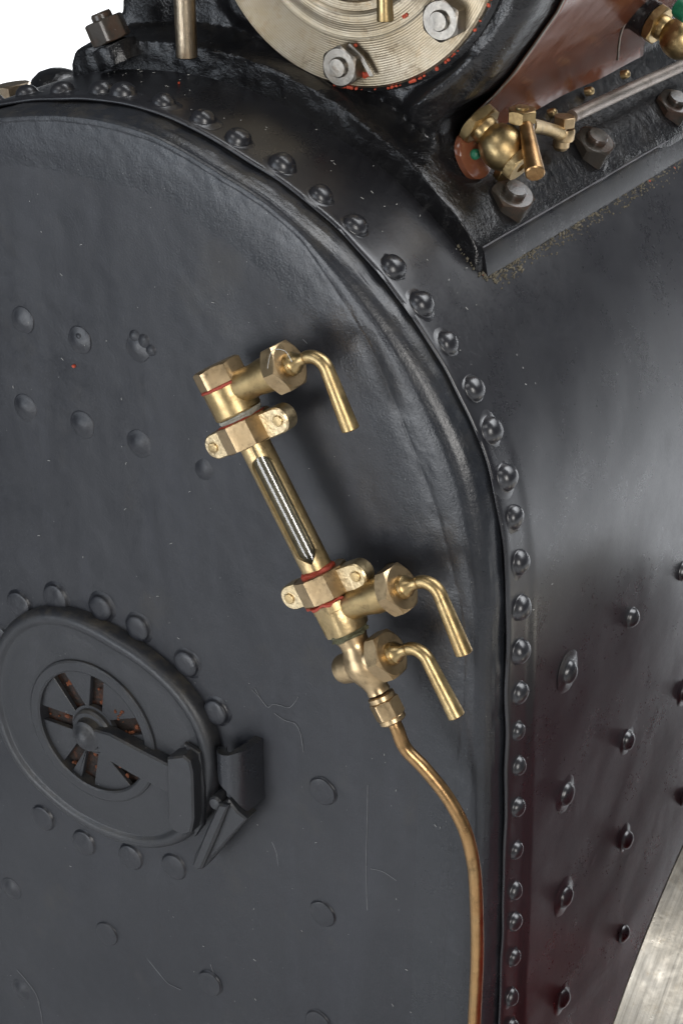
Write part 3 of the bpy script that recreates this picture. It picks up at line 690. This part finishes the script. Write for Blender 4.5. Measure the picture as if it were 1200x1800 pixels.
# cladding edge highlights, built as thin steel wires
ew = MB(); ew.tube([r[0]+Vector((.003, -.002, .001)) for r in rws[4:]], .0022, 8, 1); part('edge_glint_wire', ew, 'steel', blockT)
ew = MB(); ew.tube([at(x, y, X=q) for x, y, q in [(1135, -5, .12), (1105, 30, .09), (1090, 60, .07), (1084, 105, .05)]], .0024, 8, 6); part('edge_glint_wire', ew, 'steel', blockT)
# cladding pins
for px, py, q in [(1037, 160, .0), (1100, 130, .03), (972, 198, -.005)]:
    b = MB(); c = at(px, py, X=q+.012); b.lathe(c, (.9, 0, .3), [(.009, -.01), (.009, .002), (.0065, .006), (.001, .0075)], 16); part('cladding_pin', b, 'dull_brass', blockT, 50)
# end cover
ecx = Vector((DCX, YW-.012, DCZ))
cpf = [(DR, -.002), (DR, .012), (DR-.004, .0155), (DR-.012, .016), (.218, .0165), (.213, .018), (.209, .0165), (.200, .0165), (.190, .020), (.176, .0225), (.168, .020), (.164, .0165), (.150, .0165), (.146, .028), (.138, .032), (.08, .033), (.001, .034)]
ec = MB(); ec.lathe((0, 0, 0), (0, 0, 1), cpf, 128)
ecm = ec.mesh('end_cover', 'turned_steel', (0, 0, 0), 30); eco = put('end_cover', ecm, blockT, ecx+Vector((0, -.0, 0)), aim((0, -1, 0))); eco['label'] = 'round turned steel cover with concentric machining marks'
gk = MB(); gk.lathe(ecx+Vector((0, .012, 0)), (0, -1, 0), [(DR+.010, -.01), (DR+.010, .006), (DR+.004, .011), (DR-.002, .012)], 96); part('gasket_rim', gk, 'gloss_black', blockT, 40)
gs = MB()
for k in range(46):
    a = R_(random.choice([random.uniform(-75, -15), random.uniform(-100, -60)])); q = Vector((DCX+(DR+.003)*math.cos(a), YW-.024, DCZ+(DR+.003)*math.sin(a))); chip(gs, q, (0, -1, 0), random.uniform(.0012, .0035))
for px, py in [(636, 128), (640, 133), (632, 125), (645, 130), (625, 80), (710, 28), (714, 26)]: chip(gs, at(px, py, Y=YW-.030), (0, -1, 0), random.uniform(.003, .006))
part('sealant_crumbs', gs, 'chip_orange', blockT, kind='stuff')
def cover_stud(px, py, ph):
    b = at(px, py, Y=YW-.055)+Vector((0, .029, 0)); mb = MB(); mb.nut(b, (0, -1, 0), .039, .030, phase=R_(ph)); nobj = part('cover_nut', mb, 'steel', blockT, 22)
    s_ = MB(); s_.lathe(b, (0, -1, 0), [(.018, 0), (.018, .035), (.016, .038), (.001, .0385)], 28); part('stud', s_, 'steel', nobj, 30)
cover_stud(596, 118, 12); cover_stud(773, 36, 5)
tw = MB(); tw.prism([(at(x, y, Y=.31).x, at(x, y, Y=.31).z) for x, y in [(618, 74), (612, 80), (630, 96), (636, 104), (652, 133), (659, 133), (658, 128), (642, 98)]], .303, .306, .001); part('tab_washer', tw, 'steel', blockT)
# nuts on the feet
def foot_nut(px, py, X, axis, r=.040, mat='dark_nut'):
    ax = Vector(axis).normalized(); b = at(px, py, X=X)-ax*.052; mb = MB(); mb.lathe(b-ax*.012, ax, [(r*1.05, -.03), (r*1.10, .002), (r*1.04, .008), (r*.5, .0085)], 30)
    for v in mb.v: v += Vector(noise.noise_vector(v*30))*.004
    wsh = part('washer', mb, 'gloss_black', blockT, 50)
    nb = MB(); nb.nut(b, ax, r, .044, phase=R_(20)); no = part('foot_nut', nb, mat, blockT, 22)
    s_ = MB(); s_.lathe(b, ax, [(r*.5, 0), (r*.50, .050), (r*.50, .053), (r*.44, .057), (.001, .0575)], 28); part('stud', s_, mat, no, 30)
NA = (.48, -.20, .85)
foot_nut(906, 333, .098, NA, .043); foot_nut(1050, 240, .094, NA, .042); foot_nut(1190, 172, .094, NA, .041)
foot_nut(178, 26, -.69, (-.40, -.05, .92), .040)
# steel rod and brass lever tip hanging before the casting
rod = thing('steel_rod', 'brown tarnished round steel rod hanging in front of the black casting', 'rod', at(330, 103, Y=.24))
b = MB(); e = at(329, 101, Y=.24); b.tube([e+Vector((.003, .0, 1.0)), e+Vector((0, 0, 0))], .0195, 28, 1, endbev=.002); part('rod_shaft', b, 'old_steel', rod, 35)
b = MB(); b.lathe(e+Vector((.003, -.028, .95)), (0, 1, 0), [(.03, 0), (.03, .056), (.022, .06), (.022, .16)], 24); part('rod_boss', b, 'old_steel', rod, 35)
tip = thing('brass_lever', 'tapered brass lever tip hanging over the round steel cover', 'lever', at(677, 38, Y=.24))
b = MB(); e = at(677, 37, Y=.24); b.tube([e+Vector((-.004, 0, .20)), e+Vector((-.003, 0, .1)), e], [.011, .0125, .0145], 22, 4, endbev=.0015); part('lever_arm', b, 'brass', tip, 35)
b = MB(); b.lathe(e+Vector((-.004, -.02, .2)), (0, 1, 0), [(.018, 0), (.018, .04), (.012, .045), (.012, .08)], 24); part('lever_boss', b, 'brass', tip, 35)
# ================================================================ drain cocks on the cylinder side
def cock(px, py, X, ax, sc_, label, full):
    o = at(px, py, X=X); T = thing('drain_cock', label, 'cock', o); ax = Vector(ax).normalized()
    mb = MB(); mb.nut(o-ax*.004, ax, .044*sc_, .020*sc_, phase=R_(10)); part('hex_flange', mb, 'brass', T, 22)
    mb = MB(); mb.lathe(o, ax, [(q*sc_, h*sc_) for q, h in [(.026, .014), (.026, .026), (.024, .03), (.032, .038), (.0395, .052), (.042, .066), (.040, .080), (.033, .093), (.027, .100), (.025, .106)]], 40); part('cock_body', mb, 'brass', T, 45)
    mb = MB(); mb.nut(o+ax*.100*sc_, ax, .036*sc_, .018*sc_, phase=R_(25), bore=.012*sc_); part('outlet_nut', mb, 'dull_brass', T, 22)
    return T, o, ax
o0 = at(840, 212, X=.035)
ck, o, ax = cock(838, 214, .03, (.80, -.08, -.55), 1.0, 'brass drain cock with lever and steel link, beside the maroon cladding', True)
c = o+ax*.066
b = MB(); b.nut(c+Vector((-.02, .045, -.052)), (.75, -.3, -.5), .024, .016); part('plug_nut', b, 'brass', ck, 22)
pc = at(916, 222, X=c.x+.02)
b = MB(); b.lathe(pc+Vector((0, 0, -.045)), (.05, 0, 1), [(.020, 0), (.021, .02), (.0215, .05), (.017, .056)], 24); part('plug_stem', b, 'dark_nut', ck, 35)
b = MB(); b.nut(pc+Vector((0, 0, .008)), (.05, -.05, 1), .027, .024, phase=R_(15)); part('stem_nut', b, 'brass', ck, 22)
b = MB(); b.lathe(pc+Vector((0, 0, .03)), (.05, -.05, 1), [(.012, 0), (.012, .006), (.001, .0065)], 20); part('stem_end', b, 'dull_brass', ck, 30)
b = MB(); hs = at(924, 222, X=c.x+.035); he = at(940, 306, X=c.x+.10); b.tube([hs, he], [.0125, .0175], 22, 1, endbev=.002); part('lever', b, 'pipe_brass', ck, 35)
a1, a2, a3 = at(930, 220, X=.1), at(960, 226, X=.085), at(988, 236, X=.08)
b = MB(); b.tube([a1, a2, a3], [.014, .012, .014], 16, 6); part('lever_arm', b, 'dull_brass', ck, 40)
fk = at(990, 222, X=.08)
b = MB(); b.lathe(fk+Vector((0, 0, -.026)), (.08, 0, 1), [(.019, 0), (.0205, .003), (.0205, .020), (.019, .023)], 28); part('fork_end', b, 'rose_brass', ck, 30)
b = MB(); b.nut(fk+Vector((0, 0, .000)), (.08, 0, 1), .022, .020, phase=R_(18)); part('fork_bolt', b, 'rose_brass', ck, 22)
b = MB(); b.lathe(fk+Vector((-.005, 0, -.045)), (.08, 0, 1), [(.012, 0), (.016, .006), (.016, .02)], 20); part('fork_bolt', b, 'rose_brass', ck, 30)
link = thing('link_rod', 'thin grey steel link rod running from the cock lever to the right edge', 'rod', fk)
b = MB(); b.tube([at(1004, 205, X=.085), at(1100, 160, X=.085), at(1240, 96, X=.085)], .0125, 16, 4); part('rod_shaft', b, 'grey_rod', link, 40)
c2, o2, ax2 = cock(1150, 40, .13, (.85, -.1, -.35), .95, 'round-bodied brass cock partly cut by the top right edge', False)
b = MB(); b.lathe(o2-ax2*.085, ax2, [(.036, 0), (.042, .01), (.042, .035), (.036, .045), (.038, .080)], 30); part('black_elbow', b, 'gloss_black', c2, 35)
# greasy patch of maroon pad under the front cock, with a green blob
b = MB(); gc = at(1204, 20, X=.22); b.lathe(gc-ax2*.02, ax2, [(.017, 0), (.020, .006), (.020, .028), (.014, .034)], 24); part('green_cap', b, 'green_paint', c2, 40)
b = MB(); pdm = at(838, 268, X=.03); b.lathe(pdm, (.85, -.1, .25), [(.046, -.01), (.046, .0), (.043, .002), (.001, .0025)], 40)
for v in b.v: v += Vector(noise.noise_vector(v*14))*.006
part('mounting_pad', b, 'maroon_paint', ck, 50)
b = MB(); b.lathe(at(836, 271, X=.037), (.8, -.4, .3), [(.010, -.004), (.009, .003), (.004, .006), (.001, .007)], 16); part('paint_blob', b, 'green_paint', ck, 60)
# far fittings beyond the crest on the left
f1 = thing('dome_plug', 'black rounded plug just showing over the boiler crest at top left', 'plug', at(100, 160, Y=.62))
b = MB(); c = at(103, 168, Y=.62); b.lathe(c+Vector((0, .0, -.08)), (0, 0, 1), [(.062, 0), (.062, .095), (.055, .116), (.04, .130), (.02, .137), (.001, .139)], 36); part('plug_dome', b, 'gloss_black', f1, 50)
f2 = thing('far_nut', 'brown brass hexagonal nut peeping over the boiler at the left edge', 'nut', at(28, 165, Y=.75))
b = MB(); c = at(30, 172, Y=.75); b.nut(c+Vector((0, 0, -.04)), (-.15, 0, 1), .046, .072); part('nut_body', b, 'old_steel', f2, 22)
b = MB(); b.lathe(c+Vector((0, 0, -.06)), (0, 0, 1), [(.06, 0), (.06, .025), (.05, .03)], 24); part('nut_base', b, 'dark_nut', f2, 30)
# ================================================================ wheel beside the firebox
XW, RW, WY, WZ = .60, 1.10, .721, -1.569
wheel = thing('road_wheel', 'large wheel with bare brushed steel rim and maroon spokes, at the lower right edge', 'wheel', (XW+.2, WY, WZ-RW))
def ringx(x): return None
rim = MB(); rows = []
for a in np.linspace(0, 2*math.pi, 181)[:-1]:
    cs, sn = math.cos(a), math.sin(a)
    rows.append([Vector((x, WY+r*cs, WZ+r*sn)) for x, r in [(XW+.003, RW-.05), (XW, RW-.045), (XW, RW-.004), (XW+.004, RW), (XW+.446, RW), (XW+.45, RW-.004), (XW+.45, RW-.045), (XW+.447, RW-.05)]])
rows.append(rows[0]); rim.grid([list(r)+[r[0]] for r in rows]); part('rim', rim, 'brushed_steel', wheel, 25)
wf = MB(); wf.lathe((XW+.02, WY, WZ), (1, 0, 0), [(RW-.052, 0), (RW-.052, .03), (RW-.32, .03), (RW-.32, .0), (RW-.052, 0)], 128)
wf.f = [f for f in wf.f if len(f) == 4]; part('felloe', wf, 'wheel_maroon', wheel, 30)
wp = MB(); wp.lathe((XW+.055, WY, WZ), (1, 0, 0), [(.2, 0), (RW-.06, 0), (RW-.06, .012), (.2, .012)], 96); part('added_web', wp, 'wheel_maroon', wheel, 30)  # unseen, added behind the spokes so the side reflection turns more maroon
ws = MB(); ws.lathe((XW+.02, WY, WZ), (1, 0, 0), [(.16, .0), (.34, 0), (.34, .03), (.16, .03)], 64); part('hub_plate', ws, 'wheel_maroon', wheel, 30)
for k in range(14):
    a = k*math.pi/7+.1; u = Vector((0, math.cos(a), math.sin(a))); v = Vector((0, -math.sin(a), math.cos(a))); e = Vector((1, 0, 0)); mb = MB(); rws2 = []
    for rr3, hw in ((.30, .11), (RW-.31, .12)):
        c = Vector((XW+.022, WY, WZ))+u*rr3; rws2.append([c-v*hw, c+v*hw, c+v*hw+e*.02, c-v*hw+e*.02])
    mb.grid(rws2, close=True, cap0=True, cap1=True); part('spoke', mb, 'wheel_maroon', wheel, 30)
hbm = MB(); hbm.lathe((XW-.08, WY, WZ), (1, 0, 0), [(.16, 0), (.18, .02), (.18, .5), (.16, .52)], 40); part('hub', hbm, 'wheel_maroon', wheel, 30)
